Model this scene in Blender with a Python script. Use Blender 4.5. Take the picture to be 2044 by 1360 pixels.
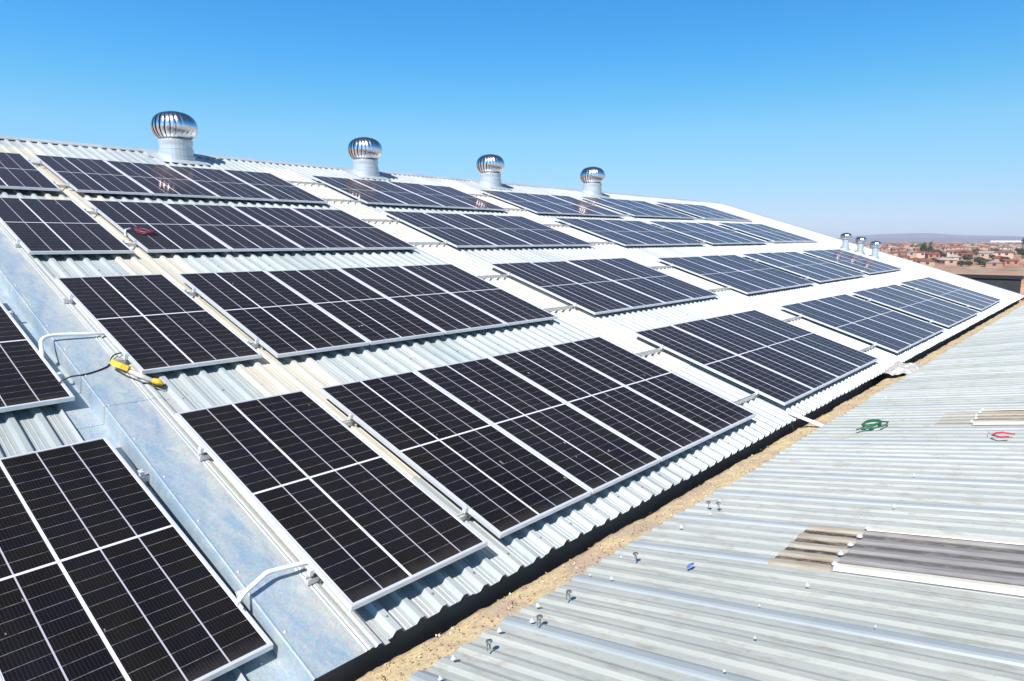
import bpy, bmesh, math, random
from mathutils import Matrix, Vector
random.seed(7)
R = math.radians
scene = bpy.context.scene
for o in list(bpy.data.objects):
    bpy.data.objects.remove(o)

# ------------------------------------------------------------------ camera
cam_d = bpy.data.cameras.new('camera')
cam = bpy.data.objects.new('camera', cam_d)
scene.collection.objects.link(cam)
scene.camera = cam
CR = [[0.67337, -0.73931, -0.00162], [-0.10917, -0.09727, -0.98925], [0.73120, 0.66631, -0.14621]]
CW = (-1.9985, -3.0729, 2.0507)
cam.matrix_world = Matrix(((CR[0][0], -CR[1][0], -CR[2][0], CW[0]),
                           (CR[0][1], -CR[1][1], -CR[2][1], CW[1]),
                           (CR[0][2], -CR[1][2], -CR[2][2], CW[2]),
                           (0, 0, 0, 1)))
cam_d.sensor_width = 36.0
cam_d.lens = 1335.75 / 2044 * 36
cam_d.clip_start = 0.05
cam_d.clip_end = 30000

# ------------------------------------------------------------------ sky, sun, exposure
SUN = Vector((-0.66, -0.20, 0.72)).normalized()
SUN_EL = math.asin(SUN.z)
world = bpy.data.worlds.new('World')
scene.world = world
world.use_nodes = True
wn, wl = world.node_tree.nodes, world.node_tree.links
wn.clear()
sky = wn.new('ShaderNodeTexSky')
sky.sky_type = 'NISHITA'
sky.sun_disc = False
sky.sun_elevation = SUN_EL
sky.sun_rotation = math.atan2(SUN.x, SUN.y)
sky.altitude = 1500
sky.air_density = 1.0
sky.dust_density = 0.6
sky.ozone_density = 1.5
bg = wn.new('ShaderNodeBackground')
bg.inputs['Strength'].default_value = 0.12
wo = wn.new('ShaderNodeOutputWorld')
tcw = wn.new('ShaderNodeTexCoord')
sxw = wn.new('ShaderNodeSeparateXYZ')
wl.new(tcw.outputs['Generated'], sxw.inputs[0])
rpw = wn.new('ShaderNodeValToRGB')          # clear highveld sky: deep blue overhead, paler towards the horizon
rpe = rpw.color_ramp.elements
SKYC = ((0.0, (0.165, 0.188, 0.282)), (0.024, (0.16, 0.183, 0.262)), (0.05, (0.156, 0.188, 0.243)), (0.10, (0.156, 0.224, 0.258)), (0.15, (0.156, 0.262, 0.283)),
        (0.20, (0.110, 0.270, 0.31)), (0.25, (0.078, 0.268, 0.35)), (0.32, (0.062, 0.265, 0.375)), (0.50, (0.07, 0.18, 0.25)), (0.90, (0.07, 0.115, 0.145)))
while len(rpe) < len(SKYC): rpe.new(0.5)
for e_, (p_, c_) in zip(rpe, SKYC):
    e_.position = p_; e_.color = c_ + (1,)
wl.new(sxw.outputs[2], rpw.inputs[0])
mxw = wn.new('ShaderNodeMix'); mxw.data_type = 'RGBA'; mxw.blend_type = 'MULTIPLY'
mxw.inputs[0].default_value = 1.0
wl.new(sky.outputs[0], mxw.inputs[6]); wl.new(rpw.outputs[0], mxw.inputs[7])
gnw = wn.new('ShaderNodeVectorMath'); gnw.operation = 'SCALE'; gnw.inputs['Scale'].default_value = 2.5
wl.new(mxw.outputs[2], gnw.inputs[0])
azw = wn.new('ShaderNodeMapRange')            # the clear sky here is nearly even round the compass
azw.inputs['From Min'].default_value = 0.1; azw.inputs['From Max'].default_value = 1.0
azw.inputs['To Min'].default_value = 2.5 * 1.32; azw.inputs['To Max'].default_value = 2.5
wl.new(sxw.outputs[0], azw.inputs['Value'])
wl.new(azw.outputs[0], gnw.inputs['Scale'])
wl.new(gnw.outputs[0], bg.inputs['Color'])
wl.new(bg.outputs[0], wo.inputs['Surface'])
sd = bpy.data.lights.new('sun', 'SUN')
sd.energy = 4.5
sd.angle = R(0.53)
sd.color = (1.0, 0.955, 0.90)
so = bpy.data.objects.new('sun', sd)
scene.collection.objects.link(so)
so.rotation_euler = SUN.to_track_quat('Z', 'Y').to_euler()
so.location = (-20, 0, 30)
vs = scene.view_settings
vs.view_transform = 'Standard'
vs.look = 'None'
vs.gamma = 1
vs.use_curve_mapping = False
vs.exposure = 0.65

# ------------------------------------------------------------------ helpers
PITCH = R(17.6)
ROOF = Matrix.Rotation(PITCH, 4, 'X')          # roof frame: x along eave, y up the slope, z off the sheets
LP = R(11.0)
LZ0 = -0.15                                     # crest height of the lower sheets at their gutter end
LOW = Matrix.Translation((0, -0.545, LZ0)) @ Matrix.Rotation(math.pi, 4, 'Z') @ Matrix.Rotation(LP, 4, 'X')
# lower frame: x = -worldX, y up that slope (towards -worldY), z off its crests
col = scene.collection.objects

class MB:
    def __init__(s):
        s.v, s.f, s.m = [], [], []
    def add(s, vs_, fs_, mi=0):
        n = len(s.v)
        s.v += [tuple(p) for p in vs_]
        s.f += [tuple(i + n for i in f) for f in fs_]
        s.m += [mi] * len(fs_)
        return s
    def box(s, x0, x1, y0, y1, z0, z1, mi=0, mat=None):
        p = [Vector((x, y, z)) for z in (z0, z1) for y in (y0, y1) for x in (x0, x1)]
        if mat is not None: p = [mat @ q for q in p]
        return s.add(p, [(0, 2, 3, 1), (4, 5, 7, 6), (0, 1, 5, 4), (2, 6, 7, 3), (0, 4, 6, 2), (1, 3, 7, 5)], mi)
    def tube(s, pts, r, seg=8, mi=0, close=False):
        pts = [Vector(p) for p in pts]
        n = len(pts); rings = []
        up = None
        for i, p in enumerate(pts):
            if close: t = pts[(i + 1) % n] - pts[i - 1]
            else: t = pts[min(i + 1, n - 1)] - pts[max(i - 1, 0)]
            t.normalize()
            if up is None:
                up = t.orthogonal().normalized()
            up = (up - t * up.dot(t)).normalized()
            w = t.cross(up)
            rr = r[i] if isinstance(r, (list, tuple)) else r
            rings.append([p + (up * math.cos(a) + w * math.sin(a)) * rr for a in [2 * math.pi * k / seg for k in range(seg)]])
        V = [q for rg in rings for q in rg]; F = []
        for i in range(n if close else n - 1):
            j = (i + 1) % n
            for k in range(seg):
                k2 = (k + 1) % seg
                F.append((i * seg + k, i * seg + k2, j * seg + k2, j * seg + k))
        if not close:
            F.append(tuple(range(seg))[::-1]); F.append(tuple((n - 1) * seg + k for k in range(seg)))
        return s.add(V, F, mi)
    def lathe(s, prof, seg=24, mi=0, cap=True):
        V, F = [], []
        for r, z in prof:
            V += [(r * math.cos(2 * math.pi * k / seg), r * math.sin(2 * math.pi * k / seg), z) for k in range(seg)]
        for i in range(len(prof) - 1):
            for k in range(seg):
                k2 = (k + 1) % seg
                F.append((i * seg + k, i * seg + k2, (i + 1) * seg + k2, (i + 1) * seg + k))
        if cap:
            F.append(tuple(range(seg))[::-1]); F.append(tuple((len(prof) - 1) * seg + k for k in range(seg)))
        return s.add(V, F, mi)
    def mesh(s, name, mats, smooth=False):
        me = bpy.data.meshes.new(name)
        me.from_pydata(s.v, [], s.f)
        if not isinstance(mats, (list, tuple)): mats = [mats]
        for m in mats: me.materials.append(m)
        for p, mi in zip(me.polygons, s.m):
            p.material_index = mi
            p.use_smooth = smooth
        me.update()
        return me
    def build(s, name, mats, parent=None, matrix=None, smooth=False):
        return obj(name, s.mesh(name, mats, smooth), parent, matrix)

def obj(name, me, parent=None, matrix=None):
    o = bpy.data.objects.new(name, me)
    col.link(o)
    if parent is not None: o.parent = parent
    if matrix is not None: o.matrix_basis = matrix
    return o
def tag(o, label=None, cat=None, group=None, kind=None):
    if label: o['label'] = label
    if cat: o['category'] = cat
    if group: o['group'] = group
    if kind: o['kind'] = kind
    return o
def thing(name, label, cat, matrix=None, group=None):
    o = obj(name, None, None, matrix)
    o.empty_display_size = 0.2
    return tag(o, label, cat, group)
def copy_tree(o, parent=None):
    c = o.copy(); col.link(c)
    if parent is not None: c.parent = parent
    for ch in [x for x in bpy.data.objects if x.parent == o]:
        copy_tree(ch, c)
    return c

# ------------------------------------------------------------------ materials
class NT:
    def __init__(s, name):
        s.mat = bpy.data.materials.new(name)
        s.mat.use_nodes = True
        s.t = s.mat.node_tree
        s.b = s.t.nodes['Principled BSDF']
    def n(s, typ, **kw):
        nd = s.t.nodes.new(typ)
        for k, v in kw.items(): setattr(nd, k, v)
        return nd
    def l(s, a, b): s.t.links.new(a, b)
    def math(s, op, a, b=None, c=None, clamp=False):
        m = s.n('ShaderNodeMath', operation=op); m.use_clamp = clamp
        for i, x in enumerate((a, b, c)):
            if x is None: continue
            if hasattr(x, 'links'): s.l(x, m.inputs[i])
            else: m.inputs[i].default_value = x
        return m.outputs[0]
    def mix(s, f, a, b, mode='MIX'):
        m = s.n('ShaderNodeMix', data_type='RGBA', blend_type=mode)
        for i, x in ((0, f), (6, a), (7, b)):
            if hasattr(x, 'links'): s.l(x, m.inputs[i])
            elif isinstance(x, (tuple, list)): m.inputs[i].default_value = tuple(x) + (1,) if len(x) == 3 else x
            else: m.inputs[i].default_value = x
        return m.outputs[2]
    def noise(s, vec, scale, detail=4, rough=0.55, dist=0.0):
        t = s.n('ShaderNodeTexNoise')
        t.inputs['Scale'].default_value = scale
        t.inputs['Detail'].default_value = detail
        t.inputs['Roughness'].default_value = rough
        t.inputs['Distortion'].default_value = dist
        if vec is not None: s.l(vec, t.inputs['Vector'])
        return t.outputs['Fac']
    def coord(s, scale=(1, 1, 1), kind='Object'):
        tc = s.n('ShaderNodeTexCoord')
        mp = s.n('ShaderNodeMapping')
        mp.inputs['Scale'].default_value = scale
        s.l(tc.outputs[kind], mp.inputs['Vector'])
        return mp.outputs[0]
    def ramp(s, f, stops):
        r = s.n('ShaderNodeValToRGB')
        e = r.color_ramp.elements
        while len(e) < len(stops): e.new(0.5)
        for k, (p, c) in zip(e, stops):
            k.position = p
            k.color = (tuple(c) + (1,)) if isinstance(c, (tuple, list)) else (c, c, c, 1)
        s.l(f, r.inputs[0])
        return r.outputs[0]
    def bump(s, h, strength, dist=0.01):
        b = s.n('ShaderNodeBump')
        b.inputs['Strength'].default_value = strength
        b.inputs['Distance'].default_value = dist
        s.l(h, b.inputs['Height'])
        s.l(b.outputs[0], s.b.inputs['Normal'])
    def set(s, **kw):
        names = {'base': 'Base Color', 'metal': 'Metallic', 'rough': 'Roughness', 'spec': 'Specular IOR Level', 'ior': 'IOR',
                 'coat': 'Coat Weight', 'coat_rough': 'Coat Roughness', 'trans': 'Transmission Weight', 'alpha': 'Alpha'}
        for k, v in kw.items():
            i = s.b.inputs[names[k]]
            if hasattr(v, 'links'): s.l(v, i)
            elif isinstance(v, (tuple, list)): i.default_value = tuple(v) + (1,)
            else: i.default_value = v
        return s.mat

def plain(name, base, rough=0.6, metal=0.0, var=0.12, scale=6.0, bump=0.0):
    t = NT(name)
    v = t.noise(t.coord(), scale, 5)
    c = t.mix(t.ramp(v, [(0.3, 0.0), (0.7, 1.0)]), tuple(x * (1 - var) for x in base), tuple(min(1, x * (1 + var)) for x in base))
    t.set(base=c, rough=rough, metal=metal)
    if bump: t.bump(v, bump)
    return t.mat

def sheet_mat(name, ca, cb, stain, metal, rough, sheet_w, phase, along=0.35, amt=0.5, lo=0.56):
    """weathered zinc roof sheeting: sheets differ, streaks run down the slope, blotches of dirt"""
    t = NT(name)
    tc = t.n('ShaderNodeTexCoord')
    sx = t.n('ShaderNodeSeparateXYZ'); t.l(tc.outputs['Object'], sx.inputs[0])
    idx = t.math('FLOOR', t.math('DIVIDE', t.math('SUBTRACT', sx.outputs[0], phase), sheet_w))
    wnz = t.n('ShaderNodeTexWhiteNoise', noise_dimensions='1D'); t.l(idx, wnz.inputs['W'])
    blot = t.noise(t.coord((1, 1, 1)), 1.3, 6, 0.6)
    streak = t.noise(t.coord((9, along, 1)), 2.0, 5, 0.6)
    fine = t.noise(t.coord((1, 1, 1)), 60, 3, 0.6)
    f = t.math('ADD', t.math('MULTIPLY', blot, 0.55), t.math('MULTIPLY', streak, 0.45))
    c = t.mix(t.ramp(f, [(0.36, 0.0), (0.64, 1.0)]), ca, cb)
    c = t.mix(t.math('MULTIPLY', wnz.outputs[0], 0.22), c, (0.80, 0.81, 0.80))
    spot = t.ramp(t.noise(t.coord((3, 1.0, 1)), 5.0, 7, 0.7), [(lo, 0.0), (lo + 0.16, 1.0)])
    c = t.mix(t.math('MULTIPLY', spot, amt), c, stain)
    c = t.mix(t.math('MULTIPLY', t.ramp(fine, [(0.45, 0.0), (0.8, 1.0)]), 0.15), c, (0.30, 0.31, 0.30))
    fleck = t.ramp(t.noise(t.coord((1, 1, 1)), 34, 3, 0.6), [(0.66, 0.0), (0.74, 1.0)])
    c = t.mix(t.math('MULTIPLY', fleck, 0.35 * amt), c, tuple(x * 0.6 for x in stain))
    run = t.ramp(t.noise(t.coord((14, 0.22, 1)), 3.0, 5, 0.65), [(0.55, 0.0), (0.72, 1.0)])
    c = t.mix(t.math('MULTIPLY', run, 0.45 * amt), c, stain)
    rg = t.math('ADD', rough - 0.08, t.math('MULTIPLY', blot, 0.2))
    t.set(base=c, metal=metal, rough=rg)
    t.bump(t.noise(t.coord((2.0, 0.8, 1)), 3.0, 2), 0.12, 0.02)
    return t.mat

M = {}
M['zinc'] = sheet_mat('zinc_sheeting', (0.345, 0.395, 0.40), (0.44, 0.475, 0.465), (0.30, 0.275, 0.23), 0.2, 0.45, 0.7028, 0.107, amt=0.45)
M['far_end_zinc'] = sheet_mat('far_end_zinc_sheeting', (0.335, 0.36, 0.365), (0.42, 0.435, 0.428), (0.29, 0.27, 0.225), 0.1, 0.5, 0.7028, 0.107, amt=0.3)  # sheets past the split: greyer, less metallic, fewer stains
M['zinc_clean'] = sheet_mat('clean_zinc_overlap', (0.39, 0.415, 0.43), (0.47, 0.49, 0.495), (0.42, 0.40, 0.35), 0.2, 0.42, 0.7028, 0.107, amt=0.1)
M['old_zinc'] = sheet_mat('old_zinc_sheeting', (0.345, 0.372, 0.340), (0.435, 0.445, 0.402), (0.25, 0.225, 0.175), 0.0, 0.62, 0.694, 0.1, 0.12, 0.55, lo=0.51)
M['old_overlap'] = sheet_mat('old_zinc_overlap', (0.335, 0.38, 0.395), (0.415, 0.445, 0.44), (0.26, 0.245, 0.21), 0.22, 0.42, 0.694, 0.1, 0.3, 0.15)
M['cream'] = sheet_mat('cream_translucent_sheet', (0.46, 0.43, 0.355), (0.55, 0.52, 0.44), (0.36, 0.31, 0.24), 0.0, 0.4, 0.7028, 0.107, amt=0.3)

# scuffed spangled galvanised flashing: blue sky reflection painted into its colour in patches
t = NT('galvanised_flashing')
bl = t.noise(t.coord((2.6, 0.9, 1)), 3.0, 9, 0.72, 0.6)
sp = t.n('ShaderNodeTexVoronoi'); sp.inputs['Scale'].default_value = 70; t.l(t.coord(), sp.inputs['Vector'])
sc2 = t.noise(t.coord((40, 2.0, 1)), 2.0, 4, 0.6)
f = t.ramp(bl, [(0.36, 0.0), (0.62, 1.0)])
c = t.mix(f, (0.265, 0.37, 0.465), (0.42, 0.465, 0.475))
tcx = t.n('ShaderNodeTexCoord'); sxx = t.n('ShaderNodeSeparateXYZ'); t.l(tcx.outputs['Object'], sxx.inputs[0])
# cream-white tone along the folded edge
edge_tone = t.ramp(t.math('ADD', sxx.outputs[0], t.math('MULTIPLY', t.math('SUBTRACT', bl, 0.5), 0.35)), [(0.0, 0.0), (1.0, 1.0)])
fl_ = t.n('ShaderNodeMapRange'); fl_.inputs['From Min'].default_value = -0.16; fl_.inputs['From Max'].default_value = -0.06; t.l(t.math('ADD', sxx.outputs[0], t.math('MULTIPLY', t.math('SUBTRACT', bl, 0.5), 0.35)), fl_.inputs['Value'])
c = t.mix(t.math('MULTIPLY', fl_.outputs[0], 0.8), c, (0.50, 0.505, 0.47))
c = t.mix(0.12, c, sp.outputs['Color'], 'OVERLAY')
c = t.mix(t.math('MULTIPLY', t.ramp(sc2, [(0.58, 0.0), (0.70, 1.0)]), 0.25), c, (0.55, 0.56, 0.55))
c = t.mix(t.ramp(t.noise(t.coord(), 14, 6, 0.75), [(0.62, 0.0), (0.74, 0.55)]), c, (0.30, 0.31, 0.31))
t.set(base=c, metal=0.22, rough=t.math('ADD', 0.46, t.math('MULTIPLY', bl, 0.2)))
t.bump(t.noise(t.coord((1, 1, 1)), 2.5, 3), 0.2, 0.02)
M['galv'] = t.mat

M['alu'] = plain('anodised_frame', (0.72, 0.73, 0.75), 0.38, 0.35, 0.05, 3)
M['rail'] = plain('mill_aluminium', (0.62, 0.62, 0.61), 0.45, 0.5, 0.1, 8)
M['steel'] = plain('dull_steel', (0.25, 0.25, 0.25), 0.5, 0.7, 0.2, 30)
M['dark'] = plain('gutter_shade', (0.02, 0.02, 0.02), 0.9)  # near-black colour standing in for shade on the gutter floor
M['white'] = plain('white_plastic', (0.78, 0.78, 0.76), 0.45, 0, 0.05, 8)
M['black'] = plain('black_rubber', (0.02, 0.02, 0.022), 0.5, 0, 0.3, 20)
M['yellow'] = plain('yellow_plastic', (0.66, 0.42, 0.02), 0.5, 0, 0.25, 30)
M['maroon'] = plain('maroon_cable', (0.14, 0.02, 0.04), 0.45, 0, 0.3, 30)
M['green'] = plain('green_hose', (0.02, 0.13, 0.05), 0.55, 0, 0.4, 14)
M['red'] = plain('red_cable', (0.42, 0.03, 0.06), 0.55, 0, 0.35, 16)
M['blue'] = plain('blue_film', (0.09, 0.19, 0.48), 0.4, 0, 0.2, 20)
M['bag'] = plain('pale_cement_bag', (0.42, 0.40, 0.38), 0.85, 0, 0.3, 14, 0.3)
M['plaster'] = plain('painted_wall', (0.30, 0.26, 0.21), 0.9, 0, 0.25, 2, 0.2)
M['char'] = plain('charcoal_wall', (0.030, 0.032, 0.038), 0.8, 0, 0.2, 1.0)

# chrome-like turbine metal
t = NT('spun_aluminium')
t.set(base=t.mix(t.noise(t.coord(), 4, 3), (0.62, 0.62, 0.63), (0.82, 0.82, 0.83)), metal=1.0, rough=0.24)
M['chrome'] = t.mat
t = NT('galvanised_neck')
t.set(base=t.mix(t.noise(t.coord(), 5, 5), (0.40, 0.45, 0.47), (0.56, 0.59, 0.60)), metal=0.3, rough=0.4)
M['neck'] = t.mat

# solar glass: five columns of cells, 22 half rows, white back sheet between the cells
PW, PH, LIP = 1.096, 2.384, 0.022
t = NT('solar_cells')
tc = t.n('ShaderNodeTexCoord'); sx = t.n('ShaderNodeSeparateXYZ'); t.l(tc.outputs['Object'], sx.inputs[0])
X, Y = sx.outputs[0], sx.outputs[1]
cw = (PW - 2 * LIP) / 5
def dist_to_grid(x, x0, p):       # distance to the nearest grid line
    q = t.math('DIVIDE', t.math('SUBTRACT', x, x0), p)
    q = t.math('SUBTRACT', t.math('FRACT', t.math('ADD', q, 0.5)), 0.5)
    return t.math('MULTIPLY', t.math('ABSOLUTE', q), p)
colm = t.math('LESS_THAN', dist_to_grid(X, LIP, cw), 0.0042)
strong = t.math('LESS_THAN', t.math('ABSOLUTE', t.math('SUBTRACT', X, LIP + 2 * cw)), 0.0095)
half = t.math('ABSOLUTE', t.math('SUBTRACT', Y, PH / 2))
mid = t.math('LESS_THAN', half, 0.0095)
rh = (PH / 2 - 0.0085 - LIP) / 11
rowm = t.math('LESS_THAN', dist_to_grid(half, 0.0085, rh), 0.0018)
border = t.math('GREATER_THAN', t.math('ABSOLUTE', t.math('SUBTRACT', X, PW / 2)), PW / 2 - LIP - 0.003)
oi = t.n('ShaderNodeObjectInfo')
ofs = t.n('ShaderNodeVectorMath', operation='ADD'); t.l(tc.outputs['Object'], ofs.inputs[0])
ocv = t.n('ShaderNodeCombineXYZ'); t.l(t.math('MULTIPLY', oi.outputs['Random'], 57.0), ocv.inputs[0]); t.l(t.math('MULTIPLY', oi.outputs['Random'], 31.0), ocv.inputs[1]); t.l(t.math('MULTIPLY', oi.outputs['Random'], 17.0), ocv.inputs[2])
t.l(ocv.outputs[0], ofs.inputs[1])
def own(scale):
    mp = t.n('ShaderNodeMapping'); mp.inputs['Scale'].default_value = scale; t.l(ofs.outputs[0], mp.inputs['Vector']); return mp.outputs[0]
bus = t.math('LESS_THAN', dist_to_grid(X, LIP, cw / 12), 0.0007)
cell_n = t.noise(own((1, 1, 1)), 2.0, 2)
ca = t.mix(oi.outputs['Random'], (0.0042, 0.0041, 0.0064), (0.0055, 0.0060, 0.0125))
cell = t.mix(t.ramp(cell_n, [(0.35, 0.0), (0.7, 1.0)]), ca, (0.0050, 0.0047, 0.0072))
# single cells are never quite the same blue-black
cv = t.n('ShaderNodeCombineXYZ')
t.l(t.math('FLOOR', t.math('DIVIDE', t.math('SUBTRACT', X, LIP), cw)), cv.inputs[0])
t.l(t.math('FLOOR', t.math('DIVIDE', half, rh)), cv.inputs[1])
t.l(t.math('ADD', t.math('MULTIPLY', oi.outputs['Random'], 91.0), t.math('GREATER_THAN', Y, PH / 2)), cv.inputs[2])
wz = t.n('ShaderNodeTexWhiteNoise', noise_dimensions='3D'); t.l(cv.outputs[0], wz.inputs['Vector'])
cell = t.mix(t.math('MULTIPLY', wz.outputs[0], 0.5), cell, (0.0085, 0.0075, 0.003))
cell = t.mix(t.math('MULTIPLY', bus, 0.10), cell, (0.25, 0.25, 0.27))
rown = t.ramp(t.noise(own((8, 8, 1)), 3.0, 3), [(0.3, 0.25), (0.7, 1.0)])
cell = t.mix(t.math('MULTIPLY', rowm, t.math('MULTIPLY', rown, 0.5)), cell, (0.42, 0.41, 0.44))
cell = t.mix(t.math('MULTIPLY', colm, 0.85), cell, (0.48, 0.46, 0.52))
lines = t.math('MAXIMUM', t.math('MAXIMUM', strong, mid), border)
cell = t.mix(t.math('MULTIPLY', lines, 0.95), cell, (0.66, 0.66, 0.70))
# dust, smears, droppings
du = t.ramp(t.noise(own((1, 1, 1)), 24, 4, 0.75), [(0.66, 0.0), (0.76, 1.0)])
cell = t.mix(t.math('MULTIPLY', du, 0.22), cell, (0.22, 0.20, 0.19))
drop = t.ramp(t.noise(own((1.6, 0.7, 1)), 9, 2, 0.5), [(0.755, 0.0), (0.775, 1.0)])
cell = t.mix(t.math('MULTIPLY', drop, 0.6), cell, (0.50, 0.48, 0.44))
dust = t.math('MULTIPLY', t.ramp(t.noise(own((1.4, 0.4, 1)), 1.8, 6, 0.6), [(0.32, 0.1), (0.72, 1.0)]), t.math('ADD', 0.008, t.math('MULTIPLY', oi.outputs['Random'], 0.014)))
edge = t.math('MULTIPLY', t.ramp(t.math('ADD', Y, t.math('MULTIPLY', t.noise(own((5, 5, 1)), 3, 4), 0.08)), [(0.05, 1.0), (0.16, 0.0)]), 0.06)
cell = t.mix(t.math('ADD', dust, edge), cell, (0.36, 0.33, 0.32))
t.set(base=cell, rough=0.5, spec=0.0, ior=1.0)
t.b.inputs['Sheen Weight'].default_value = 0.5
t.b.inputs['Sheen Roughness'].default_value = 0.30
t.b.inputs['Sheen Tint'].default_value = (0.72, 0.56, 0.62, 1)
# anti-reflective glass: weak purple-tinted mirror on top
gls = t.n('ShaderNodeBsdfGlossy'); gls.inputs['Color'].default_value = (0.95, 0.71, 0.71, 1); gls.inputs['Roughness'].default_value = 0.09
frs = t.n('ShaderNodeFresnel'); frs.inputs['IOR'].default_value = 1.085
bmp = t.n('ShaderNodeBump'); bmp.inputs['Strength'].default_value = 0.04; bmp.inputs['Distance'].default_value = 0.01
t.l(t.noise(own((1, 1, 1)), 5.0, 2), bmp.inputs['Height'])
t.l(bmp.outputs[0], gls.inputs['Normal'])
mxs = t.n('ShaderNodeMixShader'); t.l(frs.outputs[0], mxs.inputs[0]); t.l(t.b.outputs[0], mxs.inputs[1]); t.l(gls.outputs[0], mxs.inputs[2])
t.l(mxs.outputs[0], [n_ for n_ in t.t.nodes if n_.type == 'OUTPUT_MATERIAL'][0].inputs['Surface'])
M['solar'] = t.mat

# ------------------------------------------------------------------ ground, hills
GZ = -10.0
t = NT('red_earth')
n1 = t.noise(t.coord((1, 1, 1)), 0.018, 8, 0.65)
n2 = t.noise(t.coord((1, 1, 1)), 0.09, 6, 0.7)
c = t.ramp(n1, [(0.30, (0.30, 0.12, 0.06)), (0.45, (0.42, 0.21, 0.12)), (0.55, (0.36, 0.26, 0.18)), (0.68, (0.40, 0.31, 0.22))])
c = t.mix(t.ramp(n2, [(0.42, 0.0), (0.62, 0.75)]), c, (0.22, 0.10, 0.07))
c = t.mix(t.ramp(t.noise(t.coord(), 0.05, 6, 0.7), [(0.56, 0.0), (0.66, 0.8)]), c, (0.13, 0.13, 0.07))
sxg = t.n('ShaderNodeSeparateXYZ'); tcg = t.n('ShaderNodeTexCoord'); t.l(tcg.outputs['Object'], sxg.inputs[0])
near = t.ramp(t.math('ADD', t.math('DIVIDE', sxg.outputs[0], 600.0), t.math('MULTIPLY', t.math('SUBTRACT', n1, 0.5), 0.5)), [(0.42, 1.0), (0.58, 0.0)])
c = t.mix(near, c, t.ramp(n2, [(0.35, (0.50, 0.17, 0.06)), (0.55, (0.55, 0.27, 0.13)), (0.7, (0.62, 0.42, 0.28))]))
t.set(base=c, rough=0.95)
M['earth'] = t.mat
g = MB()
xs = [-300, -100, 0, 60, 120, 180, 240, 300, 380, 460, 560, 680, 820, 1000, 1300, 1700, 2300, 3200, 4500, 6500, 9000, 14000]
ys = [-9000, -4000, -2000, -1000, -500, -250, -120, -40, 0, 40, 80, 120, 170, 230, 300, 400, 520, 700, 950, 1300, 1900, 3000, 5000, 9000]
for x in xs:
    for y in ys:
        d = math.hypot(x, y)
        h = GZ + (1.6 * math.sin(x * 0.013 + y * 0.021) + 1.2 * math.sin(x * 0.031 - y * 0.017)) * min(1, max(0, (d - 120) / 300)) * (1 if d < 2600 else 0.5)
        g.v.append((x, y, h))
for i in range(len(xs) - 1):
    for j in range(len(ys) - 1):
        a = i * len(ys) + j
        g.f.append((a, a + len(ys), a + len(ys) + 1, a + 1)); g.m.append(0)
tag(g.build('ground', M['earth'], smooth=True), kind='structure')
t = NT('hazy_hill')
t.set(base=t.mix(t.noise(t.coord(), 0.006, 6), (0.12, 0.10, 0.15), (0.19, 0.15, 0.19)), rough=1.0)  # purple of the distance haze painted into the hill colour
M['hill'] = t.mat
def hill_line(name, dist, y0, y1, amp, seed, depth, peak=None):
    rnd = random.Random(seed); m = MB()
    ph = [rnd.uniform(0, 6.28) for _ in range(6)]
    n = 90
    rows = [(-depth, 0.0), (-depth * 0.55, 0.45), (-depth * 0.2, 0.85), (0, 1.0), (depth * 0.4, 0.6), (depth, 0.0)]
    for i in range(n + 1):
        y = y0 + (y1 - y0) * i / n
        s = i / n
        h = amp * (0.62 + 0.24 * math.sin(s * 7 + ph[0]) + 0.12 * math.sin(s * 17 + ph[1]) + 0.05 * math.sin(s * 43 + ph[2]) + 0.03 * math.sin(s * 90 + ph[3]))
        if peak is not None: h = amp * (0.50 + 0.50 * math.exp(-((y - peak) / 620.0) ** 2) + 0.05 * math.sin(s * 43 + ph[2]) + 0.03 * math.sin(s * 97 + ph[3]))
        for dx, k in rows:
            m.v.append((dist + dx + 150 * math.sin(s * 9 + ph[4]), y, GZ - 4 + max(4, h * k)))
    w = len(rows)
    for i in range(n):
        for j in range(w - 1):
            a = i * w + j
            m.f.append((a, a + w, a + w + 1, a + 1)); m.m.append(0)
    return tag(m.build(name, M['hill'], smooth=True), kind='structure')
hill_line('hills', 7600, -2500, 6500, 92, 11, 900, 1560)
hill_line('hills', 5200, -2500, 5000, 44, 23, 500)

# ------------------------------------------------------------------ the warehouse with the solar roof
PIT = 0.1757; RPH = 0.195                    # rib pitch and phase
PAN = -0.125
U1 = 32.1; EAVE = -0.235; RIDGE = 13.72
def rib_profile(u0, u1, pitch, phase, pan, h=0.036, overlap_every=4, ov_off=0, wide=False):
    """list of (x, z, is_overlap) along the sheet"""
    k0 = math.floor((u0 - phase) / pitch) - 1; k1 = math.ceil((u1 - phase) / pitch) + 1
    P = []
    for k in range(k0, k1 + 1):
        c = phase + k * pitch
        ov = (k - ov_off) % overlap_every == 0
        w = 0.004 if ov else 0.0
        e = 0.003 if ov else 0.0
        if wide:      # older, softer profile
            if ov: w, e = 0.004, 0.005
            hh = 0.0125
            P += [(c - 0.060 - w, pan, ov), (c - 0.034 - w, pan + hh * 0.6 + e * 0.7, ov), (c - 0.022, pan + hh + e, ov), (c + 0.022, pan + hh + e, ov), (c + 0.033 + w, pan + hh * 0.6 + e * 0.7, ov), (c + (0.044 if ov else 0.052), pan + (0.0005 if ov else 0), False), (c + 0.0868, pan + 0.001, False)]
            continue
        P += [(c - 0.037 - w, pan, ov), (c - 0.017 - w, pan + h + e, ov), (c + 0.017 + w, pan + h + e, ov), (c + 0.037 + w, pan, False),
              (c + 0.064, pan, False), (c + 0.069, pan + 0.004, False), (c + 0.074, pan, False),
              (c + 0.100, pan, False), (c + 0.105, pan + 0.004, False), (c + 0.110, pan, False)]
    return [p for p in P if u0 <= p[0] <= u1]
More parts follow.
